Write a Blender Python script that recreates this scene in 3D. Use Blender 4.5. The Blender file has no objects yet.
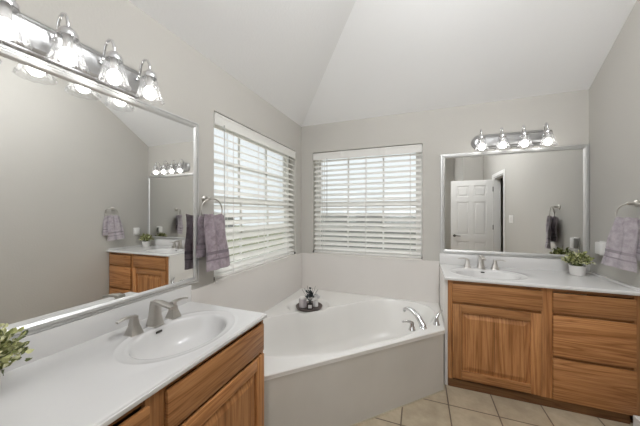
import bpy, bmesh, math, random
from mathutils import Vector, Matrix
random.seed(7)
scene = bpy.context.scene
COL = scene.collection
PI = math.pi

# ------------------------------------------------------------ camera, world, lights, exposure
CAMX, CAMZ, YAW, FPX = 1.3231, 1.3625, 0.3654, 259.57
cd = bpy.data.cameras.new('camera')
cam = bpy.data.objects.new('camera', cd); COL.objects.link(cam)
cd.sensor_width = 36.0; cd.lens = FPX / 640 * 36.0; cd.clip_start = 0.02; cd.clip_end = 200
cam.location = (CAMX, 0, CAMZ); cam.rotation_euler = (PI / 2, 0, YAW)
scene.camera = cam

w = bpy.data.worlds.new('sky'); scene.world = w; w.use_nodes = True
bg = w.node_tree.nodes['Background']
bg.inputs[0].default_value = (0.80, 0.82, 0.86, 1); bg.inputs[1].default_value = 1.3

scene.view_settings.view_transform = 'Standard'
scene.view_settings.look = 'None'
scene.view_settings.gamma = 1.0
scene.view_settings.use_curve_mapping = False
scene.view_settings.exposure = 0.03
scene.cycles.use_denoising = True
scene.cycles.max_bounces = 14
scene.cycles.diffuse_bounces = 8
scene.cycles.glossy_bounces = 6
scene.cycles.transparent_max_bounces = 24
scene.cycles.sample_clamp_indirect = 6.0
scene.cycles.caustics_reflective = False
scene.cycles.caustics_refractive = False

FILL_CEIL_POWER = 4.0      # added flush ceiling lights, out of view, filling the room
BULB_EMIT = 12.0
FILL_GLOBE_EMIT = 45.0

FILL_GLOBES = [(1.62, .60, 2.72, 'added opal globe fill light, unseen, hung from the high ceiling above the camera')]
FILL_WINDOW_EMIT = 3.3  # glow of the window added behind the camera
sun = bpy.data.lights.new('hazy_sun', 'SUN'); sun.energy = 3.0; sun.angle = math.radians(60); sun.color = (1, .98, .96)
suno = bpy.data.objects.new('hazy_sun', sun); COL.objects.link(suno)
suno.rotation_euler = Vector((1, -.12, -.42)).to_track_quat('-Z', 'Y').to_euler()

def area(name, loc, size, power, color=(.97, .985, 1)):
    l = bpy.data.lights.new(name, 'AREA'); l.shape = 'DISK'; l.size = size; l.energy = power; l.color = color
    o = bpy.data.objects.new(name, l); COL.objects.link(o); o.location = loc
    return o
FILL_CEIL_SPOTS = [(1.62, 1.22), (1.0, -1.5)]
ZLAMP = 3.235
for cx_, cy_ in FILL_CEIL_SPOTS:
    area('added_ceiling_fill', (cx_, cy_, 3.235 if cy_ < 0 else ZLAMP), 0.44, FILL_CEIL_POWER if cy_ < 0 else 17.0)

# ------------------------------------------------------------ room numbers
YB, W, ZC, SL, ZF, YR = 2.8314, 2.6485, 2.397, 0.6929, 3.30, -2.74
WT = 0.14                                              # wall thickness
WZ0, WZ1 = 0.8907, 2.073                               # window opening heights
LY0, LY1 = 1.4102, 2.672                               # left window along y
BX0, BX1 = 0.148, 1.3533                               # back window along x
DY0, DY1, DZ = -0.17, 0.49, 2.03                       # door opening in the right wall

# ------------------------------------------------------------ helpers
def setp(bs, name, v):
    if name in bs.inputs: bs.inputs[name].default_value = v
def mat(name, col, rough=.5, metal=0., spec=.5, trans=0., emit=None, es=0., coat=0.):
    m = bpy.data.materials.new(name); m.use_nodes = True
    b = m.node_tree.nodes['Principled BSDF']
    setp(b, 'Base Color', (*col, 1)); setp(b, 'Roughness', rough); setp(b, 'Metallic', metal)
    setp(b, 'Specular IOR Level', spec); setp(b, 'Transmission Weight', trans); setp(b, 'Coat Weight', coat)
    if emit: setp(b, 'Emission Color', (*emit, 1)); setp(b, 'Emission Strength', es)
    return m
def nodes(m):
    nt = m.node_tree; return nt, nt.nodes, nt.links, nt.nodes['Principled BSDF']
def coords(nt, scale=(1, 1, 1), offset_random=False):
    tc = nt.nodes.new('ShaderNodeTexCoord'); mp = nt.nodes.new('ShaderNodeMapping')
    mp.inputs['Scale'].default_value = scale
    nt.links.new(tc.outputs['Object'], mp.inputs['Vector'])
    if offset_random:
        oi = nt.nodes.new('ShaderNodeObjectInfo'); mu = nt.nodes.new('ShaderNodeMath'); mu.operation = 'MULTIPLY'
        mu.inputs[1].default_value = 37.0
        nt.links.new(oi.outputs['Random'], mu.inputs[0])
        cb = nt.nodes.new('ShaderNodeCombineXYZ')
        for k in range(3): nt.links.new(mu.outputs[0], cb.inputs[k])
        nt.links.new(cb.outputs[0], mp.inputs['Location'])
    return mp.outputs[0]
def noise(nt, vec, scale, detail=3, rough=.5, dist=0.):
    n = nt.nodes.new('ShaderNodeTexNoise'); n.inputs['Scale'].default_value = scale
    n.inputs['Detail'].default_value = detail; n.inputs['Roughness'].default_value = rough
    n.inputs['Distortion'].default_value = dist
    nt.links.new(vec, n.inputs['Vector']); return n.outputs[0]
def ramp(nt, fac, stops):
    r = nt.nodes.new('ShaderNodeValToRGB'); e = r.color_ramp.elements
    while len(e) < len(stops): e.new(.5)
    for k, (p, c) in enumerate(stops): e[k].position = p; e[k].color = (*c, 1)
    nt.links.new(fac, r.inputs[0]); return r.outputs[0]
def bump(nt, h, bs, strength, dist=.002):
    b = nt.nodes.new('ShaderNodeBump'); b.inputs['Strength'].default_value = strength; b.inputs['Distance'].default_value = dist
    nt.links.new(h, b.inputs['Height']); nt.links.new(b.outputs[0], bs.inputs['Normal'])

def textured(name, c1, c2, scale, rough, bs_, bscale, bdist=.002, spec=.4):
    m = mat(name, c1, rough, spec=spec); nt, N, L, b = nodes(m); v = coords(nt)
    L.new(ramp(nt, noise(nt, v, scale, 4), [(.35, c1), (.65, c2)]), b.inputs['Base Color'])
    if bs_: bump(nt, noise(nt, v, bscale, 3), b, bs_, bdist)
    return m

M = {}
M['wall'] = textured('wall_paint', (.485, .468, .435), (.50, .482, .448), 2.0, .75, .35, 90, .003, .25)
M['ceiling'] = textured('ceiling_paint', (.82, .82, .82), (.83, .83, .83), 2.0, .85, .3, 70, .003, .2)
M['marble'] = textured('cultured_marble_wall', (.66, .63, .60), (.69, .66, .63), 1.6, .32, 0, 1)
M['tub'] = textured('tub_acrylic', (.71, .695, .67), (.73, .715, .69), 1.2, .22, 0, 1)
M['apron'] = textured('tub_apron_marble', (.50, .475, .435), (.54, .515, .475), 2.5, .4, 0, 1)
M['counter'] = textured('white_cultured_marble', (.64, .63, .62), (.67, .66, .65), 1.5, .17, 0, 1)
M['white'] = mat('white_paint', (.74, .72, .70), .4)
M['trim'] = mat('white_trim_paint', (.76, .75, .73), .4)
M['vinyl'] = mat('white_vinyl', (.90, .90, .89), .35)
M['nickel'] = mat('brushed_nickel', (.52, .495, .46), .34, 1.)
M['chrome'] = mat('polished_chrome', (.72, .72, .73), .08, 1.)
M['plate'] = mat('satin_chrome_plate', (.42, .42, .42), .34, 1.)
M['frame'] = mat('silver_frame', (.63, .63, .62), .38, .75)
M['mirror'] = mat('mirror_silvering', (.93, .935, .925), 0., 1.)
M['dark'] = mat('dark_bronze', (.05, .042, .035), .4, .6)
M['black'] = mat('dark_plastic', (.02, .02, .02), .4)
M['slot'] = mat('overflow_shadow_metal', (.05, .045, .04), .4, .5)
M['pot'] = mat('white_ceramic', (.72, .70, .68), .35)
M['cord'] = mat('blind_cord', (.80, .79, .77), .7)
M['wand'] = mat('clear_wand', (.55, .55, .54), .3)
M['bulb'] = mat('frosted_bulb', (.9, .9, .9), .4, emit=(1, .98, .95), es=BULB_EMIT)
M['caulk'] = mat('caulk_line', (.45, .40, .30), .6)
M['lens'] = mat('fill_lamp_lens', (.9, .9, .9), .4, emit=(1, .96, .9), es=2.0)

# towel
m = mat('mauve_terry', (.27, .22, .245), .95, spec=.1); nt, N, L, b = nodes(m); v = coords(nt)
L.new(ramp(nt, noise(nt, v, 26, 5, .65), [(.34, (.24, .195, .22)), (.66, (.43, .37, .40))]), b.inputs['Base Color'])
bump(nt, noise(nt, v, 150, 4, .7), b, 1.0, .006); M['towel'] = m
m = mat('grey_mauve_terry', (.26, .23, .25), .95, spec=.1); nt, N, L, b = nodes(m); v = coords(nt)
L.new(ramp(nt, noise(nt, v, 26, 5, .65), [(.34, (.33, .295, .32)), (.66, (.50, .455, .485))]), b.inputs['Base Color'])
bump(nt, noise(nt, v, 150, 4, .7), b, 1.0, .006); M['towel2'] = m
m = mat('towel_band', (.2, .165, .19), .8, spec=.15); M['band'] = m
M['band2'] = mat('towel_band_grey', (.27, .24, .26), .8, spec=.15)

# leaves: colour varies leaf by leaf
m = mat('variegated_leaf', (.2, .25, .06), .5); nt, N, L, b = nodes(m)
g = N.new('ShaderNodeNewGeometry')
L.new(ramp(nt, g.outputs['Random Per Island'], [(0., (.07, .085, .03)), (.3, (.20, .23, .07)), (.55, (.44, .45, .18)), (1., (.78, .76, .50))]), b.inputs['Base Color'])
M['leaf'] = m
M['stem'] = mat('stem_green', (.12, .14, .05), .6)

# slats: painted wood-look vinyl that lets a little daylight through
m = mat('blind_slat', (.93, .925, .91), .45, spec=.3); nt, N, L, b = nodes(m)
tr = N.new('ShaderNodeBsdfTranslucent'); tr.inputs[0].default_value = (.95, .94, .92, 1)
mx = N.new('ShaderNodeMixShader'); mx.inputs[0].default_value = .5
L.new(b.outputs[0], mx.inputs[1]); L.new(tr.outputs[0], mx.inputs[2]); L.new(mx.outputs[0], N['Material Output'].inputs[0]); M['slat'] = m

def glassy(name, tint, fac, rough=.05, white=0.):
    m = bpy.data.materials.new(name); m.use_nodes = True; nt = m.node_tree; N = nt.nodes; L = nt.links
    N.remove(N['Principled BSDF']); out = N['Material Output']
    t = N.new('ShaderNodeBsdfTransparent'); t.inputs[0].default_value = (*tint, 1)
    gl = N.new('ShaderNodeBsdfGlossy'); gl.inputs['Roughness'].default_value = rough
    lw = N.new('ShaderNodeLayerWeight'); lw.inputs[0].default_value = .5
    pw = N.new('ShaderNodeMath'); pw.operation = 'POWER'; pw.inputs[1].default_value = 2.5; L.new(lw.outputs['Facing'], pw.inputs[0])
    ml = N.new('ShaderNodeMath'); ml.operation = 'MULTIPLY_ADD'; ml.inputs[1].default_value = fac; ml.inputs[2].default_value = .04; L.new(pw.outputs[0], ml.inputs[0])
    mx = N.new('ShaderNodeMixShader'); L.new(ml.outputs[0], mx.inputs[0])
    L.new(t.outputs[0], mx.inputs[1]); L.new(gl.outputs[0], mx.inputs[2])
    last = mx
    if white:
        d = N.new('ShaderNodeBsdfTranslucent'); d.inputs[0].default_value = (.95, .95, .95, 1)
        d2 = N.new('ShaderNodeBsdfDiffuse'); d2.inputs[0].default_value = (.9, .9, .9, 1)
        md = N.new('ShaderNodeMixShader'); md.inputs[0].default_value = .5
        L.new(d.outputs[0], md.inputs[1]); L.new(d2.outputs[0], md.inputs[2])
        m2 = N.new('ShaderNodeMixShader'); m2.inputs[0].default_value = white
        L.new(mx.outputs[0], m2.inputs[1]); L.new(md.outputs[0], m2.inputs[2]); last = m2
    L.new(last.outputs[0], out.inputs[0]); return m
M['pane'] = glassy('window_glass', (.95, .97, .96), .5)
M['shade'] = glassy('ribbed_glass', (.94, .94, .94), .40, .10, .045)

# oak, grain along x, y or z
def oak(name, axis, dark=1.0, depth=None):
    m = mat(name, (.3, .13, .05), .42, spec=.35); nt, N, L, b = nodes(m)
    def sc(al, ac):
        s = [ac, ac, ac]; s[axis] = al
        if depth is not None: s[depth] = al
        return tuple(s)
    v = coords(nt, sc(.45 if axis < 2 else .25, 7.5), True)
    n1 = noise(nt, v, 1.3, 2, .5, .4 if axis < 2 else .1)
    mu = N.new('ShaderNodeMath'); mu.operation = 'MULTIPLY'; mu.inputs[1].default_value = 20.0; L.new(n1, mu.inputs[0])
    fr = N.new('ShaderNodeMath'); fr.operation = 'PINGPONG'; fr.inputs[1].default_value = 1.0; L.new(mu.outputs[0], fr.inputs[0])
    d = dark
    c = ramp(nt, fr.outputs[0], [(0., (.33 * d, .138 * d, .046 * d)), (.28, (.47 * d, .215 * d, .080 * d)), (1., (.54 * d, .262 * d, .103 * d))])
    v2 = coords(nt, sc(5, 150), True)
    c2 = ramp(nt, noise(nt, v2, 1.0, 3, .6), [(.34, (.70, .65, .60)), (.56, (1, 1, 1))])
    mm = N.new('ShaderNodeMix'); mm.data_type = 'RGBA'; mm.blend_type = 'MULTIPLY'; mm.inputs[0].default_value = 1.0
    L.new(c, mm.inputs[6]); L.new(c2, mm.inputs[7])
    oi = N.new('ShaderNodeObjectInfo'); mr = N.new('ShaderNodeMapRange'); mr.inputs['To Min'].default_value = .72; mr.inputs['To Max'].default_value = 1.02
    L.new(oi.outputs['Random'], mr.inputs[0])
    m3 = N.new('ShaderNodeMix'); m3.data_type = 'RGBA'; m3.blend_type = 'MULTIPLY'; m3.inputs[0].default_value = 1.0
    L.new(mm.outputs[2], m3.inputs[6]); L.new(mr.outputs[0], m3.inputs[7]); L.new(m3.outputs[2], b.inputs['Base Color'])
    bump(nt, noise(nt, v2, 1.0, 3, .6), b, .15, .001)
    return m
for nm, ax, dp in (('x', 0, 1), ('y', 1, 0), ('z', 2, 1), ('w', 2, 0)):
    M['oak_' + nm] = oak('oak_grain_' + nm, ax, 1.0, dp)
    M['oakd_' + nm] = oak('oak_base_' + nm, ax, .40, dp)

# floor tile
m = mat('beige_floor_tile', (.45, .38, .30), .38); nt, N, L, b = nodes(m)
tc = N.new('ShaderNodeTexCoord'); mp = N.new('ShaderNodeMapping'); mp.inputs['Location'].default_value = (-1.209 + .305 * 4 - .003, -2.046 + .305 * 20 - .003, 0)
L.new(tc.outputs['Object'], mp.inputs[0])
br = N.new('ShaderNodeTexBrick'); br.offset = 0; br.squash = 1
br.inputs['Scale'].default_value = 1; br.inputs['Brick Width'].default_value = .305; br.inputs['Row Height'].default_value = .305
br.inputs['Mortar Size'].default_value = .0045; br.inputs['Mortar Smooth'].default_value = .1; br.inputs['Bias'].default_value = 0
br.inputs['Color1'].default_value = (.50, .432, .335, 1); br.inputs['Color2'].default_value = (.45, .385, .295, 1); br.inputs['Mortar'].default_value = (.15, .115, .085, 1)
L.new(mp.outputs[0], br.inputs['Vector'])
mot = ramp(nt, noise(nt, tc.outputs['Object'], 9, 6, .65), [(.3, (.70, .67, .61)), (.7, (1, .98, .93))])
mm = N.new('ShaderNodeMix'); mm.data_type = 'RGBA'; mm.blend_type = 'MULTIPLY'; mm.inputs[0].default_value = 1
L.new(br.outputs[0], mm.inputs[6]); L.new(mot, mm.inputs[7]); L.new(mm.outputs[2], b.inputs['Base Color'])
inv = N.new('ShaderNodeMath'); inv.operation = 'SUBTRACT'; inv.inputs[0].default_value = 1; L.new(br.outputs['Fac'], inv.inputs[1])
bump(nt, inv.outputs[0], b, .6, .003); M['tile'] = m

M['grass'] = textured('lawn', (.16, .18, .09), (.24, .24, .14), 6, .9, 0, 1)
M['fence'] = textured('weathered_fence', (.34, .33, .32), (.42, .41, .40), 5, .9, 0, 1)
M['siding'] = textured('grey_siding', (.33, .33, .34), (.40, .40, .41), 2, .8, 0, 1)
M['roof'] = textured('roof_shingle', (.30, .29, .29), (.38, .37, .37), 12, .9, 0, 1)

# ---- mesh building
def finish(o, smooth):
    for p in o.data.polygons: p.use_smooth = smooth
    if smooth:
        try: o.data.set_sharp_from_angle(angle=math.radians(38))
        except Exception: pass
def root_offset(p):
    off = Vector((0, 0, 0))
    while p is not None: off += p.location; p = p.parent
    return off
def obj(name, bm, material, parent=None, smooth=False, label=None):
    bmesh.ops.remove_doubles(bm, verts=bm.verts, dist=1e-6)
    bmesh.ops.recalc_face_normals(bm, faces=bm.faces)
    off = root_offset(parent)
    if off.length: bmesh.ops.translate(bm, verts=bm.verts, vec=-off)
    me = bpy.data.meshes.new(name); bm.to_mesh(me); bm.free()
    for mm_ in (material if isinstance(material, (list, tuple)) else [material]): me.materials.append(mm_)
    o = bpy.data.objects.new(name, me); COL.objects.link(o)
    if parent: o.parent = parent
    finish(o, smooth)
    if label: o['label'] = label
    return o
def solo(name, bm, material, label, cat, loc=(0, 0, 0), group=None, smooth=False):
    bmesh.ops.translate(bm, verts=bm.verts, vec=-Vector(loc))
    o = obj(name, bm, material, None, smooth); o.location = loc
    o['label'] = label; o['category'] = cat
    if group: o['group'] = group
    return o
def struct(name, bm, material, parent=None, smooth=False):
    o = obj(name, bm, material, parent, smooth)
    if parent is None: o['kind'] = 'structure'
    return o
def thing(name, label, cat, loc=(0, 0, 0), group=None):
    o = bpy.data.objects.new(name, None); COL.objects.link(o); o.location = loc; o.empty_display_size = .05
    o['label'] = label; o['category'] = cat
    if group: o['group'] = group
    return o
def dup(root, loc, label):
    r = root.copy(); COL.objects.link(r); r.location = loc; r['label'] = label
    for ch in list(root.children):
        c = ch.copy(); COL.objects.link(c); c.parent = r
        for gch in list(ch.children):
            g2 = gch.copy(); COL.objects.link(g2); g2.parent = c
    return r
def new(): return bmesh.new()
def box(bm, x0, x1, y0, y1, z0, z1, bev=0., f=None, seg=2):
    b2 = bmesh.new(); bmesh.ops.create_cube(b2, size=1)
    for v in b2.verts:
        v.co = Vector((x0 + (v.co.x + .5) * (x1 - x0), y0 + (v.co.y + .5) * (y1 - y0), z0 + (v.co.z + .5) * (z1 - z0)))
    if bev: bmesh.ops.bevel(b2, geom=list(b2.edges), offset=bev, segments=seg, affect='EDGES', profile=.5)
    merge(bm, b2, f); return bm
def merge(bm, b2, f=None):
    mp = {}
    for v in b2.verts: mp[v] = bm.verts.new(f(v.co) if f else v.co)
    for fc in b2.faces:
        try: bm.faces.new([mp[v] for v in fc.verts])
        except ValueError: pass
    b2.free()
def loops(bm, ls, close=True, cap0=False, cap1=False):
    vs = [[bm.verts.new(Vector(p)) for p in l] for l in ls]; n = len(ls[0])
    for a, b_ in zip(vs, vs[1:]):
        for k in range(n if close else n - 1):
            k2 = (k + 1) % n
            bm.faces.new([a[k], a[k2], b_[k2], b_[k]])
    if cap0: bm.faces.new(vs[0])
    if cap1: bm.faces.new(list(reversed(vs[-1])))
    return vs
def lathe(bm, prof, c=(0, 0, 0), n=32, cap0=True, cap1=True):
    c = Vector(c)
    return loops(bm, [[c + Vector((r * math.cos(2 * PI * k / n), r * math.sin(2 * PI * k / n), z)) for k in range(n)] for r, z in prof], True, cap0, cap1)
def tube(bm, path, r, n=12, closed=False, cap=True):
    P = [Vector(p) for p in path]; rs = r if isinstance(r, (list, tuple)) else [r] * len(P)
    out = []; prev = None
    for i, p in enumerate(P):
        if closed: t = P[(i + 1) % len(P)] - P[i - 1]
        else: t = (P[min(i + 1, len(P) - 1)] - P[max(i - 1, 0)])
        t.normalize()
        if prev is None:
            a = Vector((0, 0, 1)) if abs(t.z) < .9 else Vector((1, 0, 0))
            u = t.cross(a).normalized()
        else: u = (prev - t * prev.dot(t)).normalized()
        prev = u; v = t.cross(u)
        out.append([p + (u * math.cos(2 * PI * k / n) + v * math.sin(2 * PI * k / n)) * rs[i] for k in range(n)])
    if closed: out.append(out[0]); loops(bm, out)
    else: loops(bm, out, True, cap, cap)
    return bm
def cyl(bm, a, b, r, n=20): return tube(bm, [a, b], r, n)
def sections(bm, secs):
    """secs: (centre, half side vector, half up vector): rectangular cross sections lofted"""
    ls = []
    for c, a, b_ in secs:
        c, a, b_ = Vector(c), Vector(a), Vector(b_)
        ls.append([c - a - b_, c + a - b_, c + a + b_, c - a + b_])
    loops(bm, ls, True, True, True)
def bevel_all(bm, off, seg=2):
    bmesh.ops.remove_doubles(bm, verts=bm.verts, dist=1e-6)
    bmesh.ops.bevel(bm, geom=[e for e in bm.edges], offset=off, segments=seg, affect='EDGES', profile=.5, clamp_overlap=True)

# ------------------------------------------------------------ shell
bm = new(); box(bm, -.2, W + 1.6, YR - .2, YB + .2, -.08, 0); struct('floor', bm, M['tile'])
def ceil_z(x, y): return min(ZC + SL * x, ZC + SL * (YB - y), ZF)
bm = new()                                              # vaulted ceiling with a hip out of the window corner
kx = (ZF - ZC) / SL; ky = YB - kx; e = .15
def sheet(pts, th=.12):
    lo = [bm.verts.new(Vector(p)) for p in pts]; hi = [bm.verts.new(Vector(p) + Vector((0, 0, th))) for p in pts]
    bm.faces.new(lo); bm.faces.new(list(reversed(hi)))
    n = len(pts)
    for k in range(n): bm.faces.new([lo[k], lo[(k + 1) % n], hi[(k + 1) % n], hi[k]])
sheet([(-e, YB + e, ZC - e * SL), (kx, ky, ZF), (kx, YR - e, ZF), (-e, YR - e, ZC - e * SL)])
sheet([(-e, YB + e, ZC - e * SL), (W + e, YB + e, ZC - e * SL), (W + e, ky, ZF), (kx, ky, ZF)])
sheet([(kx, ky, ZF), (W + e, ky, ZF), (W + e, YR - e, ZF), (kx, YR - e, ZF)])
struct('ceiling', bm, M['ceiling'])
# left wall with the window opening
TOP = ZC + .04
bm = new()
box(bm, -WT, 0, YR, LY0, 0, TOP); box(bm, -WT, 0, LY1, YB + WT, 0, TOP)
box(bm, -WT, 0, LY0, LY1, 0, WZ0); box(bm, -WT, 0, LY0, LY1, WZ1, TOP)
struct('wall_left', bm, M['wall'])
bm = new()
box(bm, 0, BX0, YB, YB + WT, 0, TOP); box(bm, BX1, W + .1, YB, YB + WT, 0, TOP)
box(bm, BX0, BX1, YB, YB + WT, 0, WZ0); box(bm, BX0, BX1, YB, YB + WT, WZ1, TOP)
struct('wall_back', bm, M['wall'])
bm = new()                                              # right wall follows the rake of the ceiling
def prism_x(bm, poly, x0, x1):
    a = [bm.verts.new((x0, y, z)) for y, z in poly]; b_ = [bm.verts.new((x1, y, z)) for y, z in poly]
    bm.faces.new(a); bm.faces.new(list(reversed(b_)))
    for k in range(len(poly)): bm.faces.new([a[k], a[(k + 1) % len(poly)], b_[(k + 1) % len(poly)], b_[k]])
prism_x(bm, [(DY1, 0), (YB, 0), (YB, ZC + .03), (ky, ZF + .03), (DY1, ZF + .03)], W, W + .11)
prism_x(bm, [(YR, 0), (DY0, 0), (DY0, ZF + .03), (YR, ZF + .03)], W, W + .11)
prism_x(bm, [(DY0, DZ), (DY1, DZ), (DY1, ZF + .03), (DY0, ZF + .03)], W, W + .11)
struct('wall_right', bm, M['wall'])
bm = new(); box(bm, 2.257, W - .001, YR, -1.05, 0, ZF + .02); struct('wall_rear', bm, M['wall'])
bm = new(); box(bm, -WT, W + .11, YR - .12, YR, 0, ZF + .02); struct('wall_far', bm, M['wall'])
bm = new(); box(bm, W + .9, W + 1.0, -1.2, 1.6, 0, 2.5); box(bm, W + .111, W + .9, 1.5, 1.6, 0, 2.5); box(bm, W + .111, W + .9, -1.2, -1.1, 0, 2.5); box(bm, W + .111, W + 1.0, -1.2, 1.6, 2.5, 2.56)
struct('wall_hall', bm, M['wall'])
# marble wainscot under the windows: trim_1 left, trim_2 back, with sill slabs in the window recesses
ZS = WZ0 - .006; TD = .469
bm = new(); box(bm, .0005, .014, 1.207, YB - .0005, TD - .02, ZS, .003)
box(bm, -.08, .018, LY0 + .002, LY1 - .002, ZS - .01, WZ0 + .004, .003)
struct('trim_1', bm, M['marble'])
bm = new(); box(bm, .0145, 1.508, YB - .014, YB - .0005, TD - .02, ZS, .003)
box(bm, BX0 + .002, BX1 - .002, YB - .018, YB + .08, ZS - .01, WZ0 + .004, .003)
struct('trim_2', bm, M['marble'])
bm = new(); box(bm, 2.596, W - .0005, .565, 2.262, 0, .075, .004); struct('baseboard_right', bm, M['trim'])
bm = new(); box(bm, W - .016, W - .0005, -1.049, DY0 - .07, 0, .09, .003); box(bm, 2.257, W - .017, -1.05, -1.035, 0, .09, .003)
struct('baseboard_rear', bm, M['trim'])

# ------------------------------------------------------------ windows
FL = lambda p: Vector((-p.y, p.x, p.z))                  # (along, out, up) -> left wall
FB = lambda p: Vector((p.x, YB + p.y, p.z))              # -> back wall
def window(name, a0, a1, f, nm):
    r = bpy.data.objects.new(name, None); COL.objects.link(r); r['kind'] = 'structure'
    z0, z1 = WZ0 + .004, WZ1; zm = 1.465; n0, n1 = .085, .135; t = .035
    bm = new()
    box(bm, a0, a0 + t, n0, n1, z0, z1, .003, f); box(bm, a1 - t, a1, n0, n1, z0, z1, .003, f)
    box(bm, a0 + t, a1 - t, n0, n1, z0, z0 + t, .003, f); box(bm, a0 + t, a1 - t, n0, n1, z1 - t, z1, .003, f)
    obj('window_frame', bm, M['vinyl'], r)
    for lo, hi, nn in ((z0 + t, zm, .092), (zm, z1 - t, .112)):
        bm = new(); s = .03
        box(bm, a0 + t, a0 + t + s, nn, nn + .02, lo, hi, .002, f); box(bm, a1 - t - s, a1 - t, nn, nn + .02, lo, hi, .002, f)
        box(bm, a0 + t + s, a1 - t - s, nn, nn + .02, lo, lo + s, .002, f); box(bm, a0 + t + s, a1 - t - s, nn, nn + .02, hi - s, hi, .002, f)
        for k in (1, 2):
            c = a0 + (a1 - a0) * k / 3
            box(bm, c - .009, c + .009, nn + .004, nn + .016, lo + s, hi - s, 0, f)
        c = (lo + hi) / 2; box(bm, a0 + t + s, a1 - t - s, nn + .004, nn + .016, c - .009, c + .009, 0, f)
        sash = obj('sash', bm, M['vinyl'], r)
        bm = new(); box(bm, a0 + t + s, a1 - t - s, nn + .008, nn + .012, lo + s, hi - s, 0, f)
        obj('pane', bm, M['pane'], sash)
window('window_1', LY0, LY1, FL, 'left'); window('window_2', BX0, BX1, FB, 'back')

w3 = bpy.data.objects.new('added_fill_window', None); COL.objects.link(w3); w3['kind'] = 'structure'  # added window out of view; its glowing pane is frontal fill light
M['fill_pane'] = mat('added_fill_pane', (.85, .86, .88), .5, emit=(.95, .97, 1), es=FILL_WINDOW_EMIT)
bm = new(); box(bm, .25, 1.65, YR + .004, YR + .012, .9, 2.6); obj('pane', bm, M['fill_pane'], w3)
for q in ((.19, .249, .84, 2.66), (1.651, 1.71, .84, 2.66), (.25, 1.65, .84, .899), (.25, 1.65, 2.601, 2.66), (.93, .97, .9, 2.6)):
    bm = new(); box(bm, q[0], q[1], YR + .0125 if q[0] == .93 else YR + .001, YR + .03, q[2], q[3], .003); obj('window_frame', bm, M['trim'], w3)

def blind(a0, a1, f, label, ladders, wand_a, wand_len):
    mid = f(Vector(((a0 + a1) / 2, .04, WZ0)))
    t = thing('window_blind', label, 'window blind', mid, 'white slatted blinds in the two tub windows')
    a0 += .006; a1 -= .006
    bm = new(); box(bm, a0, a1, -.004, .006, WZ1 - .092, WZ1 - .012, .002, f)
    box(bm, a0 + .001, a1 - .001, -.008, -.003, WZ1 - .028, WZ1 - .013, .002, f)
    obj('valance', bm, M['slat'], t)
    bm = new(); box(bm, a0 + .004, a1 - .004, .008, .06, WZ1 - .055, WZ1 - .008, .002, f); obj('head_rail', bm, M['vinyl'], t)
    bm = new(); tilt = math.radians(31); wd = .061; pitch = .0565; z = WZ1 - .105
    zs = []
    while z > WZ0 + .05:
        zs.append(z); z -= pitch
    for z in zs:                                       # crowned slats, room edge low
        prof = []
        for k in range(5):
            s = -1 + k * .5
            prof.append((s * wd / 2, .0035 * (1 - s * s)))
        L1 = []
        for up in (0, 1):
            for s, h in (prof if up == 0 else reversed(prof)):
                hh = h + (.0026 if up else 0)
                L1.append((.036 + s * math.cos(tilt) - hh * math.sin(tilt), z + s * math.sin(tilt) + hh * math.cos(tilt)))
        loops(bm, [[f(Vector((a, n_, z_))) for n_, z_ in L1] for a in (a0 + .008, a1 - .008)], True, True, True)
    obj('slats', bm, M['slat'], t, True)
    bm = new(); box(bm, a0 + .006, a1 - .006, .008, .062, WZ0 + .008, WZ0 + .03, .005, f); obj('bottom_rail', bm, M['slat'], t, True)
    for a in ladders:
        bm = new()
        for n_ in (.006, .066):
            box(bm, a - .003, a + .003, n_ - .0008, n_ + .0008, WZ0 + .02, WZ1 - .06, 0, f)
        obj('ladder_cord', bm, M['cord'], t)
    bm = new(); tube(bm, [f(Vector((wand_a, -.012, WZ1 - .08))), f(Vector((wand_a, -.014, WZ1 - .08 - wand_len)))], .0042, 8)
    obj('tilt_wand', bm, M['wand'], t, True)
    for sgn in (a0 - .004, a1 + .0005):
        bm = new(); box(bm, sgn, sgn + .0035, -.002, .03, WZ0 + .006, WZ0 + .028, 0, f); obj('hold_down_bracket', bm, M['dark'], t)
    return t
blind(LY0, LY1, FL, 'white slatted blind in the left wall window beside the large mirror, behind the mauve towel',
      [1.62, 2.04, 2.50], 1.50, .85)
blind(BX0, BX1, FB, 'white slatted blind in the window facing the camera above the corner bathtub', [.27, .77, 1.235], .33, .7)

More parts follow.
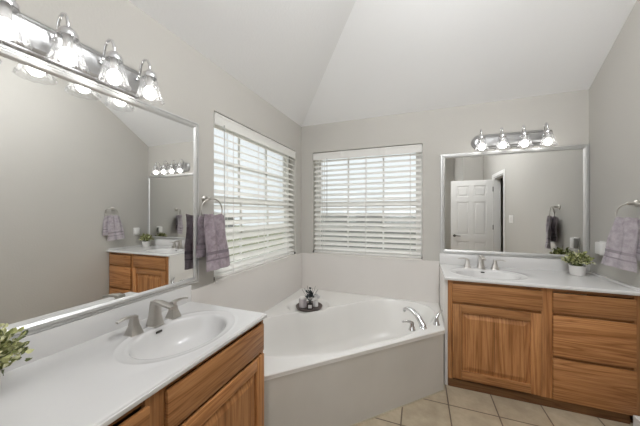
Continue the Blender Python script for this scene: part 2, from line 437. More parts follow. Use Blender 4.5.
# ------------------------------------------------------------ bathtub
def build_tub():
    c0 = Vector((.80, 2.02))
    ctrl = [(.46, 1.40), (.30, 1.385), (.155, 1.44), (.085, 1.56), (.07, 1.74), (.115, 1.90), (.235, 2.05), (.392, 2.173), (.522, 2.308), (.655, 2.44),
            (.78, 2.595), (.93, 2.715), (1.09, 2.76), (1.27, 2.745), (1.39, 2.675), (1.445, 2.53), (1.43, 2.37), (1.36, 2.20), (1.19, 1.935), (.92, 1.66), (.66, 1.49)]
    n = len(ctrl); pts = []
    for i in range(n):
        p0, p1, p2, p3 = [Vector(ctrl[(i + k - 1) % n]) for k in range(4)]
        for s in range(10):
            t = s / 10
            pts.append(.5 * ((2 * p1) + (p2 - p0) * t + (2 * p0 - 5 * p1 + 4 * p2 - p3) * t * t + (3 * p1 - p0 - 3 * p2 + p3) * t ** 3))
    outer = [(.0145, 1.208), (.512, 1.208), (1.508, 2.204), (1.508, YB - .0145), (.0145, YB - .0145)]
    def hit(poly, ang):
        d = Vector((math.cos(ang), math.sin(ang))); best = None
        for i in range(len(poly)):
            a = Vector(poly[i]); b_ = Vector(poly[(i + 1) % len(poly)]); e_ = b_ - a
            den = d.x * e_.y - d.y * e_.x
            if abs(den) < 1e-12: continue
            q = a - c0; t = (q.x * e_.y - q.y * e_.x) / den; s = (q.x * d.y - q.y * d.x) / den
            if t > 0 and -1e-9 <= s <= 1 + 1e-9 and (best is None or t < best): best = t
        return best
    angs = [2 * PI * k / 200 for k in range(200)] + [math.atan2(p[1] - c0.y, p[0] - c0.x) % (2 * PI) for p in outer]
    angs = sorted(set(round(a, 6) for a in angs))
    seat = Vector((.315, 2.315))
    def dep(x, y):
        d = (Vector((x, y)) - seat).length
        s = min(max((.205 - d) / .03, 0), 1); s = s * s * (3 - 2 * s)
        e_ = min(max(((y - x) - 1.782) / .028, 0), 1); e_ = e_ * e_ * (3 - 2 * e_)
        return -.030 * s * (.4 + .6 * e_)
    L = []
    ro = [hit(outer, a) for a in angs]; ri = [hit(pts, a) for a in angs]
    def ring(rs, z, use=True):
        out = []
        for a, r in zip(angs, rs):
            x, y = c0.x + r * math.cos(a), c0.y + r * math.sin(a)
            out.append((x, y, z + (dep(x, y) if use else 0)))
        return out
    L.append(ring(ro, TD - .03, False))
    L.append(ring(ro, TD - .003, False))
    L.append(ring([r - .003 for r in ro], TD))
    K = 40
    for k in range(1, K):
        t = k / K
        L.append(ring([(o - .003) * (1 - t) + (i_ + .02) * t for o, i_ in zip(ro, ri)], TD))
    L.append(ring([i_ + .016 for i_ in ri], TD + .003)); L.append(ring([i_ + .006 for i_ in ri], TD + .004))
    L.append(ring([i_ for i_ in ri], TD + .000)); L.append(ring([i_ - .006 for i_ in ri], TD - .012))
    for fr, z in ((.955, -.05), (.93, -.12), (.89, -.21), (.84, -.29), (.78, -.335), (.68, -.362), (.5, -.375), (.25, -.38), (.02, -.382)):
        L.append(ring([i_ * fr for i_ in ri], TD + z, z > -.1))
    t = thing('corner_bathtub', 'large off-white corner bathtub with a wide deck under the two windows', 'bathtub', (.75, 2.0, 0))
    bm = new(); loops(bm, L, True, False, True); obj('tub_shell', bm, M['tub'], t, True)
    # apron, set back a hair under the lip
    d = Vector((1, 1)) * .70710678; nrm = Vector((.70710678, -.70710678))
    def along(s, off, z):
        p = Vector((.512, 1.208)) + d * s + nrm * off; return Vector((p.x, p.y, z))
    Ln = 1.40
    bm = new()
    def slab(bm, s0, s1, o0, o1, z0, z1, bev):
        box(bm, s0, s1, o0, o1, z0, z1, bev, lambda p: along(p.x, p.y, p.z))
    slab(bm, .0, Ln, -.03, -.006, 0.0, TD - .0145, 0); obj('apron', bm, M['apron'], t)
    bm = new(); slab(bm, .0, Ln, -.05, .004, TD - .0135, TD - .002, .003); obj('deck_lip', bm, M['tub'], t, True)
    bm = new(); slab(bm, .0, Ln, -.0055, .0, 0.0, .007, 0); obj('caulk_seam', bm, M['caulk'], t)
    return t
build_tub()
# tub filler: spout and two lever handles
def tub_pt(x, y, s=0., o=0., z=0.):
    """s along the apron, o towards the basin"""
    return Vector((x + .7071 * s - .7071 * o, y + .7071 * s + .7071 * o, TD + z))
t = thing('tub_faucet', 'chrome bathtub faucet with arched spout and two lever handles on the tub deck', 'faucet', (1.35, 2.17, TD))
bm = new()
lathe(bm, [(.030, .0), (.030, .006), (.024, .012), (.022, .02)], tub_pt(1.35, 2.17), 24)
path = []; rr = []
for k in range(15):
    a = k / 14
    o = -.005 + .205 * a; z = .015 + .105 * math.sin(min(a * 1.75, 1.9) * PI / 2 * .93) if a < .75 else None
    path.append((a, o)); rr.append(.026 - .013 * a)
zz = [.010, .026, .042, .056, .068, .079, .087, .093, .097, .099, .099, .097, .093, .088, .080]
P = [tub_pt(1.35, 2.17, 0, o, z) for (a, o), z in zip(path, zz)]
tube(bm, P, [r for r in rr], 16)
obj('spout', bm, M['chrome'], t, True)
bm = new(); cyl(bm, P[-1] + Vector((0, 0, .004)), P[-1] + Vector((-.004, .004, -.02)), .013, 16); obj('spout_outlet', bm, M['chrome'], t, True)
for (x, y, ds, dz) in ((1.271, 2.103, -1, 0.004), (1.452, 2.272, .8, .03)):
    bm = new(); lathe(bm, [(.026, 0), (.026, .005), (.021, .014), (.016, .035), (.014, .055), (.012, .062)], tub_pt(x, y), 20)
    hb = obj('faucet_handle', bm, M['chrome'], t, True)
    bm = new(); tube(bm, [tub_pt(x, y, 0, 0, .056), tub_pt(x, y, .02 * ds, 0, .066 + dz * .3), tub_pt(x, y, .05 * ds, .004, .070 + dz * .7), tub_pt(x, y, .086 * ds, .010, .070 + dz)], [.012, .0105, .009, .0075], 10)
    obj('lever', bm, M['chrome'], hb, True)

# ------------------------------------------------------------ vanities
def vanity(side):
    left = side == 'left'
    if left:
        f = lambda p: Vector((p.y, 1.205 - p.x, p.z)); ZT = .824; du = -.036; dz = -.038; h = 'y'
        lab = ('oak vanity cabinet with raised-panel door along the wall of the large left mirror',
               'long white cultured marble vanity top with oval sink in the left foreground')
    else:
        f = lambda p: Vector((1.51 + p.x, YB - p.y, p.z)); ZT = .862; du = 0; dz = 0; h = 'x'
        lab = ('oak vanity cabinet with one wide door and three drawers on the tiled floor',
               'white cultured marble vanity top with oval sink beside the right wall')
    LEN = 1.1375; FV = .534 if left else .552                                # face frame plane from the wall
    ZU = ZT - .0225
    loc = f(Vector((LEN / 2, .3, 0)))
    t = thing('vanity_cabinet', lab[0], 'cabinet', loc)
    OH, OV = M['oak_' + h], M['oak_w' if left else 'oak_z']
    u0 = .024 if not left else .003
    bm = new(); box(bm, u0 + .002, LEN - .002, .01, FV - .02, .0, .014, 0, f); box(bm, u0 + .002, LEN - .002, .003, .012, .0, ZU - .2, 0, f)
    box(bm, LEN - .018, LEN - .001, .01, FV - .019, 0, ZU - .001, 0, f); box(bm, u0 + .0, u0 + .015, .003, FV - .019, 0, ZU - .001, 0, f)
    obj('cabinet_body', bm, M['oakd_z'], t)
    # face frame: stiles and rails
    sp = [(u0, .062 + du), (.618 + du, .687 + du), (1.100 + du, LEN - .001)]
    for a, b_ in sp:
        bm = new(); box(bm, a, b_, FV - .019, FV, .06 if not left else .03, ZU - .001, .001, f); obj('frame_stile', bm, OV, t)
    rails = []
    for (a, b_) in ((sp[0][1], sp[1][0]), (sp[1][1], sp[2][0])):
        rails += [(a, b_, ZU - .03, ZU - .001), (a, b_, .06 + dz * .5, .088 + dz)]
    rails += [(sp[0][1], sp[1][0], .645 + dz, .69 + dz), (sp[1][1], sp[2][0], .64 + dz, .68 + dz), (sp[1][1], sp[2][0], .345 + dz, .38 + dz)]
    for a, b_, q0, q1 in rails:
        bm = new(); box(bm, a, b_, FV - .019, FV - .008, q0, q1, 0, f); obj('frame_rail', bm, OH, t)
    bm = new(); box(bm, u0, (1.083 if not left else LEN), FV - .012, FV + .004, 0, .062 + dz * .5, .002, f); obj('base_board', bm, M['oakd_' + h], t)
    # fronts
    def front(name, a, b_, z0, z1, lift=0.):
        bm = new(); box(bm, a, b_, FV + .0008, FV + .018, z0, z1, .0045, f, 2)
        return obj(name, bm, OH, t, True)
    front('false_front', .056 + du, .623 + du, .672 + dz, .814 + dz)
    front('drawer', .682 + du, 1.106 + du, .672 + dz, .808 + dz)
    front('drawer', .682 + du, 1.106 + du, .371 + dz, .653 + dz)
    front('drawer', .682 + du, 1.106 + du, .066 + dz, .352 + dz)
    # door, free edge standing a little open
    a, b_, z0, z1 = .056 + du, .612 + du, .082 + dz, .655 + dz; sw = .062
    ang = math.radians(1.6) if not left else 0.
    def g(p):
        q = Vector(p); v = q.y - (FV + .001); u = q.x - a
        return f(Vector((a + u * math.cos(ang), FV + .001 + v + u * math.sin(ang) * ((q.z - z0) < .3 and 1 or 1), q.z)))
    V0, V1 = FV + .001, FV + .019
    bm = new(); mid = (a + b_) / 2; i0, i1, j0, j1 = a + sw, b_ - sw, z0 + sw, z1 - sw
    ls = []
    for ins, v in ((-.002, V0 + .001), (-.002, V0 + .004), (.008, V0 + .003), (.036, V0 + .0135), (.040, V0 + .0150)):
        ls.append([g(Vector((i0 + ins, v, j0 + ins))), g(Vector((i1 - ins, v, j0 + ins))), g(Vector((i1 - ins, v, j1 - ins))), g(Vector((i0 + ins, v, j1 - ins)))])
    loops(bm, ls, True, True, True)
    dr = obj('door', bm, OV, t)
    for s0, s1 in ((a, a + sw), (b_ - sw, b_)):
        bm = new(); box(bm, s0, s1, V0, V1, z0, z1, .004, g); obj('stile', bm, OV, dr, True)
    for lo, hi in ((z0, z0 + sw), (z1 - sw, z1)):
        bm = new(); box(bm, a + sw - .001, b_ - sw + .001, V0 + .0005, V1 - .0005, lo, hi, .004, g); obj('rail', bm, OH, dr, True)
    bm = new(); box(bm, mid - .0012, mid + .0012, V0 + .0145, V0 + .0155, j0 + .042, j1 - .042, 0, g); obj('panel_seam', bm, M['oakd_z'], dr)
    if not left:
        bm = new(); box(bm, .0, .0235, .0005, FV - .002, 0, ZU - .001, .002, f)
        obj('side_panel', bm, M['marble'], t, label='off-white marble end panel')
    # countertop with moulded bowl
    cu, cv, ru, rv = (.330, .325, .214, .160) if left else (.335, .337, .222, .166)
    n = 120; D = .556 if left else .583
    rect = [(0, 0), (LEN, 0), (LEN, D), (0, D)]
    angs = sorted(set([round(2 * PI * k / n, 6) for k in range(n)] + [round(math.atan2(y - cv, x - cu) % (2 * PI), 6) for x, y in rect]))
    def rect_r(a, ins=0.):
        dx, dy = math.cos(a), math.sin(a); best = 9
        for lim, c, dd in ((0 + ins, cu, dx), (LEN - ins, cu, dx), (0 + ins, cv, dy), (D - ins, cv, dy)):
            if abs(dd) > 1e-9:
                tt = (lim - c) / dd
                if tt > 1e-6: best = min(best, tt)
        return best
    def ell(a, k): return k / math.sqrt((math.cos(a) / ru) ** 2 + (math.sin(a) / rv) ** 2)
    def lp(rf, z): return [f(Vector((cu + rf(a) * math.cos(a), cv + rf(a) * math.sin(a), z))) for a in angs]
    ls = [lp(lambda a: rect_r(a, .03), ZU), lp(lambda a: rect_r(a, .001), ZU), lp(lambda a: rect_r(a), ZU + .002), lp(lambda a: rect_r(a), ZT - .0085), lp(lambda a: rect_r(a, .001), ZT - .0075), lp(lambda a: rect_r(a, .0045), ZT - .007),
          lp(lambda a: rect_r(a, .005), ZT - .0035), lp(lambda a: rect_r(a, .007), ZT - .001), lp(lambda a: rect_r(a, .010), ZT), lp(lambda a: rect_r(a, .014), ZT), lp(lambda a: rect_r(a, .02), ZT)]
    for k in range(1, 6):
        t_ = k / 6
        ls.append(lp(lambda a, t_=t_: rect_r(a, .02) * (1 - t_) + min(ell(a, 1.26), rect_r(a, .03)) * t_, ZT))
    for k, z in ((1.26, 0), (1.235, .0018), (1.21, .0012), (1.18, -.0012), (1.08, -.002), (1.03, -.003), (1.0, -.006), (.975, -.016), (.95, -.034), (.90, -.062), (.82, -.09), (.70, -.112), (.52, -.126), (.30, -.133), (.12, -.136), (.02, -.137)):
        if k > 1.1: ls.append(lp(lambda a, k=k: min(ell(a, k), rect_r(a, .03 + (1.26 - k) * .1)), ZT + z))
        else: ls.append(lp(lambda a, k=k: ell(a, k), ZT + z))
    c = thing('vanity_countertop', lab[1], 'countertop', f(Vector((LEN / 2, .29, ZU))))
    bm = new(); loops(bm, ls, True, False, True); obj('counter_slab', bm, M['counter'], c, True)
    bm = new(); box(bm, .0, LEN, .001, .019, ZT - .001, ZT + (.0985 if left else .103), .003, f); obj('backsplash', bm, M['counter'], c, True)
    if not left:
        bm = new(); box(bm, LEN - .018, LEN + .0005, .0195, D - .02, ZT - .0005, ZT + .018, .003, f); obj('side_splash', bm, M['counter'], c, True)
    bm = new(); cen = f(Vector((cu, cv, ZT - .1355)))
    lathe(bm, [(.024, 0), (.024, .003), (.018, .0045), (.016, .0075), (.004, .009)], cen, 24); obj('drain', bm, M['nickel'], c, True)
    bm = new(); tube(bm, [f(Vector((cu - .014, cv - .957 * rv, ZT - .0235))), f(Vector((cu + .014, cv - .957 * rv, ZT - .0235)))], .0052, 10); obj('overflow_slot', bm, M['slot'], c, True)
    # faucet
    if left: cu -= .008
    fv = .136 if left else .118
    loc = f(Vector((cu, fv, ZT)))
    ft = thing('vanity_faucet', 'brushed nickel widespread faucet with two levers on the ' + ('left foreground sink' if left else 'sink by the potted plant'), 'faucet', loc,)
    def sq(bm, u, v, z, a, b_): return (f(Vector((u, v, ZT + z))), f(Vector((a, 0, 0))) - f(Vector((0, 0, 0))), f(Vector((0, b_, 0))) - f(Vector((0, 0, 0))))
    bm = new(); sections(bm, [sq(bm, cu, fv, .0005, .028, .028), sq(bm, cu, fv, .006, .0265, .0265), sq(bm, cu, fv, .05, .020, .0205), sq(bm, cu, fv + .002, .105, .0165, .0175), sq(bm, cu, fv + .003, .116, .015, .015)])
    bevel_all(bm, .0018); obj('spout_column', bm, M['nickel'], ft, True)
    bm = new(); U = lambda w_: f(Vector((w_, 0, 0))) - f(Vector((0, 0, 0))); Z = lambda w_: Vector((0, 0, w_))
    sections(bm, [(f(Vector((cu, fv - .012, ZT + .110))), U(.015), Z(.007)), (f(Vector((cu, fv + .03, ZT + .111))), U(.017), Z(.007)),
                  (f(Vector((cu, fv + .085, ZT + .104))), U(.0165), Z(.0055)), (f(Vector((cu, fv + .118, ZT + .097))), U(.014), Z(.0045))])
    bevel_all(bm, .0015); obj('spout', bm, M['nickel'], ft, True)
    for s in (-1, 1):
        hu = cu + s * (.099 if left else .108)
        bm = new(); sections(bm, [sq(bm, hu, fv, .0005, .0275, .0275), sq(bm, hu, fv, .005, .026, .026), sq(bm, hu, fv, .04, .0165, .0165), sq(bm, hu, fv, .064, .0125, .013), sq(bm, hu, fv, .078, .012, .012)])
        bevel_all(bm, .0015); hb = obj('faucet_handle', bm, M['nickel'], ft, True)
        bm = new()
        sections(bm, [(f(Vector((hu - s * .010, fv, ZT + .074))), f(Vector((0, .0115, 0))) - f(Vector((0, 0, 0))), Z(.0065)),
                      (f(Vector((hu + s * .016, fv, ZT + .081))), f(Vector((0, .011, 0))) - f(Vector((0, 0, 0))), Z(.0048)),
                      (f(Vector((hu + s * .045, fv + .004, ZT + .0835))), f(Vector((0, .0095, 0))) - f(Vector((0, 0, 0))), Z(.0036)),
                      (f(Vector((hu + s * .075, fv + .008, ZT + .079))), f(Vector((0, .008, 0))) - f(Vector((0, 0, 0))), Z(.0028))])
        bevel_all(bm, .001); obj('lever', bm, M['nickel'], hb, True)
vanity('left'); vanity('right')

# ------------------------------------------------------------ mirrors
def mirror(f, a0, a1, z0, z1, label):
    t = thing('wall_mirror', label, 'mirror', f(Vector(((a0 + a1) / 2, 0, z0))))
    bm = new(); box(bm, a0 + .03, a1 - .03, -.009, -.002, z0 + .03, z1 - .03, 0, f); obj('mirror_glass', bm, M['mirror'], t)
    bm = new()
    prof = [(0, .001), (0, .013), (.003, .017), (.010, .017), (.012, .013), (.015, .013), (.019, .019), (.030, .017), (.038, .011), (.040, .0095), (.040, .001)]
    ls = []
    for cx_, cz_, sx, sz in ((a0, z0, 1, 1), (a1, z0, -1, 1), (a1, z1, -1, -1), (a0, z1, 1, -1)):
        ls.append([f(Vector((cx_ + sx * i, -d, cz_ + sz * i))) for i, d in prof])
    ls.append(ls[0]); loops(bm, ls, True); obj('mirror_frame', bm, M['frame'], t)
    return t
FLR = lambda p: Vector((-p.y, p.x, p.z)); FBR = lambda p: Vector((p.x, YB + p.y, p.z))
mirror(FLR, .12, 1.268, .922, 1.930, 'large silver-framed mirror on the left wall above the foreground sink')
mirror(FBR, 1.519, W - .003, .966, 1.938, 'silver-framed wall mirror reflecting the white six-panel door')

# ------------------------------------------------------------ vanity light bars
def light_bar(f, a_list, z, label):
    ac = (a_list[0] + a_list[-1]) / 2; half = (a_list[-1] - a_list[0]) / 2 + .065
    t = thing('vanity_light', label, 'wall light', f(Vector((ac, 0, z + .055))))
    bm = new(); n = 14; zc = z + .058; R = .066
    def stadium(r, d):
        out = []
        for s in (1, -1):
            for k in range(n + 1):
                a = -PI / 2 + PI * k / n
                out.append(f(Vector((ac + s * (half - R) + s * r * math.cos(a), -d, zc + s * r * math.sin(a)))))
        return out
    loops(bm, [stadium(R, .001), stadium(R, .010), stadium(R - .006, .014), stadium(R - .012, .013), stadium(R - .018, .018), stadium(R - .024, .022), stadium(R - .03, .0215), stadium(R - .04, .024)], True, True, True)
    obj('back_plate', bm, M['plate'], t, True)
    for a in a_list:
        D = .117
        bm = new()
        path = [(0, -.02, .075), (0, -.035, .08), (0, -.048, .094), (0, -.053, .115), (0, -.058, .135), (0, -.070, .152), (0, -.085, .158), (0, -.100, .152), (0, -.112, .135), (0, -.117, .115), (0, -.117, .095)]
        tube(bm, [f(Vector((a, p[1], z + p[2]))) for p in path], .0055, 10)
        lathe(bm, [(.013, .0), (.013, .008), (.009, .01)], f(Vector((a, -.024, z + .068))), 14)
        arm = obj('lamp_arm', bm, M['chrome'], t, True)
        bm = new(); c = f(Vector((a, -D, z)))
        lathe(bm, [(.006, .100), (.012, .099), (.016, .092), (.026, .086), (.030, .076), (.031, .062), (.029, .062), (.026, .075)], c, 28)
        obj('shade_holder', bm, M['chrome'], arm, True)
        bm = new(); n2 = 96; prof = [(.026, .072, 0), (.031, .062, .0), (.036, .045, .25), (.040, .025, .5), (.0435, .002, .7), (.048, -.018, .85), (.055, -.036, 1.0), (.060, -.045, 1.1)]
        def ring(r, zz_, amt, inner=0.):
            out = []
            for k in range(n2):
                th = 2 * PI * k / n2; w_ = math.cos(12 * th)
                rr_ = r - inner + .0032 * amt * w_
                out.append(c + Vector((rr_ * math.cos(th), rr_ * math.sin(th), zz_ + (.0035 * w_ if amt > .95 else 0))))
            return out
        ls = [ring(*p) for p in prof] + [ring(p[0], p[1], p[2], .0028) for p in reversed(prof)]
        loops(bm, ls, True); obj('glass_shade', bm, M['shade'], t, True)
        bm = new(); lathe(bm, [(.014, .018), (.020, .012), (.025, .0), (.0265, -.012), (.024, -.024), (.015, -.034), (.004, -.037)], c, 24)
        obj('light_bulb', bm, M['bulb'], t, True)
        bm = new(); lathe(bm, [(.013, .075), (.014, .05), (.0145, .0185)], c, 20); obj('lamp_socket', bm, M['white'], arm, True)
    return t
light_bar(FLR, [.405, .56, .715, .87], 1.945, 'four-shade chrome vanity light bar above the large left mirror')
light_bar(FBR, [1.85, 2.01, 2.17, 2.33], 1.968, 'four-shade chrome vanity light bar above the mirror facing the camera')

# ------------------------------------------------------------ towel rings and towels
def towel_ring(f, a, z, label, swing, phi=0.):
    t = thing('towel_ring', label, 'towel ring', f(Vector((a, 0, z))))
    bm = new()
    b2 = bmesh.new(); lathe(b2, [(.024, 0), (.024, .006), (.018, .010), (.010, .014), (.009, .04), (.012, .046), (.006, .050)], (0, 0, 0), 24)
    merge(bm, b2, lambda p: f(Vector((a + p.x, -p.z, z + p.y)))); obj('mounting_post', bm, M['nickel'], t, True)
    bm = new(); R = .075; ca = a + swing; cz = z - R * .96
    tube(bm, [f(Vector((ca + R * math.cos(phi) * math.sin(2 * PI * k / 40), -.046 - R * math.sin(phi) * math.sin(2 * PI * k / 40), cz + R * math.cos(2 * PI * k / 40)))) for k in range(40)], .0045, 10, True)
    obj('ring', bm, M['nickel'], t, True)
def towel(f, tails, m_, mb, label, base):
    """tails: (a0,a1 at top, a0,a1 at hem, z top, z hem0, z hem1, distance from wall, folds, phase)"""
    t = thing('hand_towel', label, 'towel', base)
    for (p0, p1, q0, q1, zt, zh0, zh1, dist, folds, ph, nm) in tails:
        nu, nv = 40, 36
        def surf(i, j, side):
            s = i / nu; r = j / nv
            k = r ** .75
            a = (p0 + (p1 - p0) * s) * (1 - k) + (q0 + (q1 - q0) * s) * k
            zz_ = zt + ((zh0 + (zh1 - zh0) * s) - zt) * r
            fold = (.010 * (1 - r) + .006) * math.cos(folds * 2 * PI * s + ph) + .004 * math.cos(5 * s + 9 * r + ph)
            thick = .0065 * (1 - .3 * (abs(2 * s - 1) ** 6))
            edge = abs(2 * s - 1) ** 8 * .004
            top = .012 * max(0, 1 - r * 12)
            band = -.0022 if (.66 < r < .72 or .80 < r < .83) else 0.
            zz_ += .006 * math.cos(folds * 2 * PI * s + ph) * (1 - r)
            dd = (dist[0] + (dist[1] - dist[0]) * s) * (1 - r) + (dist[2] + (dist[3] - dist[2]) * s) * r
            return f(Vector((a, -(dd + fold + side * (thick + band - edge - top * .4)), zz_)))
        bm = new()
        F = [[bm.verts.new(surf(i, j, 1)) for i in range(nu + 1)] for j in range(nv + 1)]
        B = [[bm.verts.new(surf(i, j, -1)) for i in range(nu + 1)] for j in range(nv + 1)]
        for G_, rev in ((F, False), (B, True)):
            for j in range(nv):
                for i in range(nu):
                    q = [G_[j][i], G_[j][i + 1], G_[j + 1][i + 1], G_[j + 1][i]]
                    fc = bm.faces.new(q if not rev else list(reversed(q)))
                    if (.66 < (j + .5) / nv < .72) or (.80 < (j + .5) / nv < .83): fc.material_index = 1
        for i in range(nu):
            bm.faces.new([F[0][i], B[0][i], B[0][i + 1], F[0][i + 1]]); bm.faces.new([F[nv][i], F[nv][i + 1], B[nv][i + 1], B[nv][i]])
        for j in range(nv):
            bm.faces.new([F[j][0], F[j + 1][0], B[j + 1][0], B[j][0]]); bm.faces.new([F[j][nu], B[j][nu], B[j + 1][nu], F[j + 1][nu]])
        obj(nm, bm, [m_, mb], t, True)
# left: ring beside the mirror, towel with a long and a short tail
towel_ring(FLR, 1.325, 1.455, 'nickel towel ring on the wall between the large mirror and a window', .02, .25)
towel(FLR, [(1.240, 1.432, 1.243, 1.462, 1.352, .998, 1.0, (.066, .074, .098, .10), 2.5, .6, 'front_tail'), (1.252, 1.36, 1.235, 1.335, 1.350, 1.085, 1.08, (.032, .032, .028, .03), 1.5, 2., 'back_tail')],
      M['towel'], M['band'], 'mauve hand towel hanging beside the large mirror, in front of the window', FLR(Vector((1.33, -.05, 1.36))))
FRR = lambda p: Vector((W + p.y, p.x, p.z))
towel_ring(FRR, 2.318, 1.425, 'nickel towel ring on the right wall at the picture edge', -.035, .6)
towel(FRR, [(2.350, 2.235, 2.405, 2.232, 1.33, 1.012, .985, (.100, .036, .138, .050), 2.5, 2.2, 'front_tail'), (2.355, 2.215, 2.365, 2.185, 1.325, 1.07, 1.06, (.040, .020, .040, .022), 1.5, 1., 'back_tail')],
      M['towel2'], M['band2'], 'greyish mauve hand towel hanging on the right wall over the countertop', FRR(Vector((2.32, -.05, 1.33))))

# ------------------------------------------------------------ wall plates
t = thing('outlet_cover', 'small white box-shaped outlet cover low on the right wall behind the towel', 'outlet', (W, 2.64, 1.08))
bm = new(); box(bm, W - .006, W - .0005, 2.60, 2.685, 1.03, 1.145, .002); obj('wall_plate', bm, M['trim'], t)
bm = new(); box(bm, W - .040, W - .0065, 2.605, 2.675, 1.045, 1.138, .006); obj('cover_box', bm, M['trim'], t, True)
t = thing('light_switch', 'white light switch plate on the right wall beside the doorway, seen in the mirror', 'light switch', (W, .855, 1.27))
bm = new(); box(bm, W - .006, W - .0005, .755, .955, 1.21, 1.33, .002); obj('switch_plate', bm, M['trim'], t)
bm = new(); box(bm, W - .011, W - .0062, .84, .87, 1.24, 1.30, .002); obj('rocker', bm, M['white'], t)

# ------------------------------------------------------------ door (seen in the right mirror)
D = bpy.data.objects.new('door_1', None); COL.objects.link(D); D['kind'] = 'structure'
DX0, DX1, DYF, DYR = 1.921, 2.634, -.180, -.215
bm = new(); box(bm, DX0, DX1, DYR + .012, DYF - .012, .012, 2.003)
def both(x0, x1, z0, z1, b_=.003, i_=0.):
    box(bm, x0, x1, DYF - .012, DYF - i_, z0, z1, b_); box(bm, x0, x1, DYR + i_, DYR + .012, z0, z1, b_)
wd = DX1 - DX0; s = .105; mx_ = (DX0 + DX1) / 2; cs = .045
zr = [.012, .23, .80, .935, 1.58, 1.69, 1.895, 2.003]
both(DX0, DX0 + s, .012, 2.003); both(DX1 - s, DX1, .012, 2.003); both(mx_ - cs, mx_ + cs, .012, 2.003)
for a, b_ in ((.012, .23), (.80, .935), (1.58, 1.69), (1.895, 2.003)):
    both(DX0 + s - .002, mx_ - cs + .002, a, b_); both(mx_ + cs - .002, DX1 - s + .002, a, b_)
for z0, z1 in ((.23, .80), (.935, 1.58), (1.69, 1.895)):
    for x0, x1 in ((DX0 + s, mx_ - cs), (mx_ + cs, DX1 - s)):
        both(x0 + .028, x1 - .028, z0 + .028, z1 - .028, .006, .003)
slab_ = obj('door_slab', bm, M['trim'], D)
for yy, sg in ((DYF, 1), (DYR, -1)):
    bm = new(); b2 = bmesh.new(); lathe(b2, [(.026, 0), (.026, .006), (.012, .012), (.010, .04)], (0, 0, 0), 20)
    merge(bm, b2, lambda p: Vector((DX0 + .06 + p.x, yy + sg * p.z, .91 + p.y)))
    tube(bm, [(DX0 + .055, yy + sg * .042, .91), (DX0 + .09, yy + sg * .046, .911), (DX0 + .16, yy + sg * .044, .906)], [.009, .008, .007], 10)
    obj('door_handle', bm, M['dark'], slab_, True)
for z in (.30, 1.09, 1.82):
    bm = new(); cyl(bm, (2.641, -.178, z - .045), (2.641, -.178, z + .045), .0065, 10); obj('hinge', bm, M['dark'], D, True)
bm = new()
box(bm, W - .014, W - .0005, DY1 + .004, DY1 + .064, 0, DZ + .005, .003); box(bm, W - .014, W - .0005, DY0 - .06, DY0 - .008, 0, DZ + .005, .003)
box(bm, W - .014, W - .0005, DY0 - .06, DY1 + .064, DZ + .0055, DZ + .065, .003)
obj('door_casing', bm, M['trim'], D)
bm = new()
box(bm, W + .0005, W + .1105, DY1 - .016, DY1 - .0005, 0, DZ - .001); box(bm, W + .0005, W + .1105, DY0 + .0005, DY0 + .016, 0, DZ - .001); box(bm, W + .0005, W + .1105, DY0 + .017, DY1 - .017, DZ - .017, DZ - .001)
obj('door_jamb', bm, M['trim'], D)

# ------------------------------------------------------------ added fill lamps on the ceiling, unseen (behind and above the camera)
proto = None
for k, (x, y) in enumerate(FILL_CEIL_SPOTS):
    lab_ = ('added round flush fill light with frosted lens over the middle of the room', 'added round flush fill light with frosted lens near the far end of the room')[k]
    if proto is None:
        proto = thing('added_fill_light', lab_, 'added fill light', (x, y, 3.30), 'added flush fill lights')
        bm = new(); lathe(bm, [(.25, -.001), (.255, -.02), (.25, -.035), (.235, -.04), (.235, -.03)], (x, y, 3.30), 40, True, False); obj('lamp_housing', bm, M['trim'], proto, True)
        bm = new(); lathe(bm, [(.233, -.035), (.2, -.052), (.1, -.06), (.01, -.061)], (x, y, 3.30), 40, True, True); obj('frosted_lens', bm, M['lens'], proto, True)
    else: dup(proto, (x, y, 3.30), lab_)

M['globe'] = mat('fill_globe_opal', (.9, .9, .9), .4, emit=(.96, .98, 1), es=FILL_GLOBE_EMIT)
GX, GY, GZ = FILL_GLOBES[0][:3]
t = thing('added_fill_globe', FILL_GLOBES[0][3], 'pendant light', (GX, GY, 3.295))  # globe added above the view to even out walls and ceiling
bm = new(); lathe(bm, [(.06, -.001), (.06, -.02), (.02, -.03)], (GX, GY, 3.295), 24); obj('canopy', bm, M['nickel'], t, True)
bm = new(); cyl(bm, (GX, GY, 3.267), (GX, GY, GZ + .14), .006); obj('stem', bm, M['nickel'], t, True)
bm = new(); bmesh.ops.create_uvsphere(bm, u_segments=32, v_segments=20, radius=.15); bmesh.ops.translate(bm, verts=bm.verts, vec=(GX, GY, GZ)); obj('globe', bm, M['globe'], t, True)

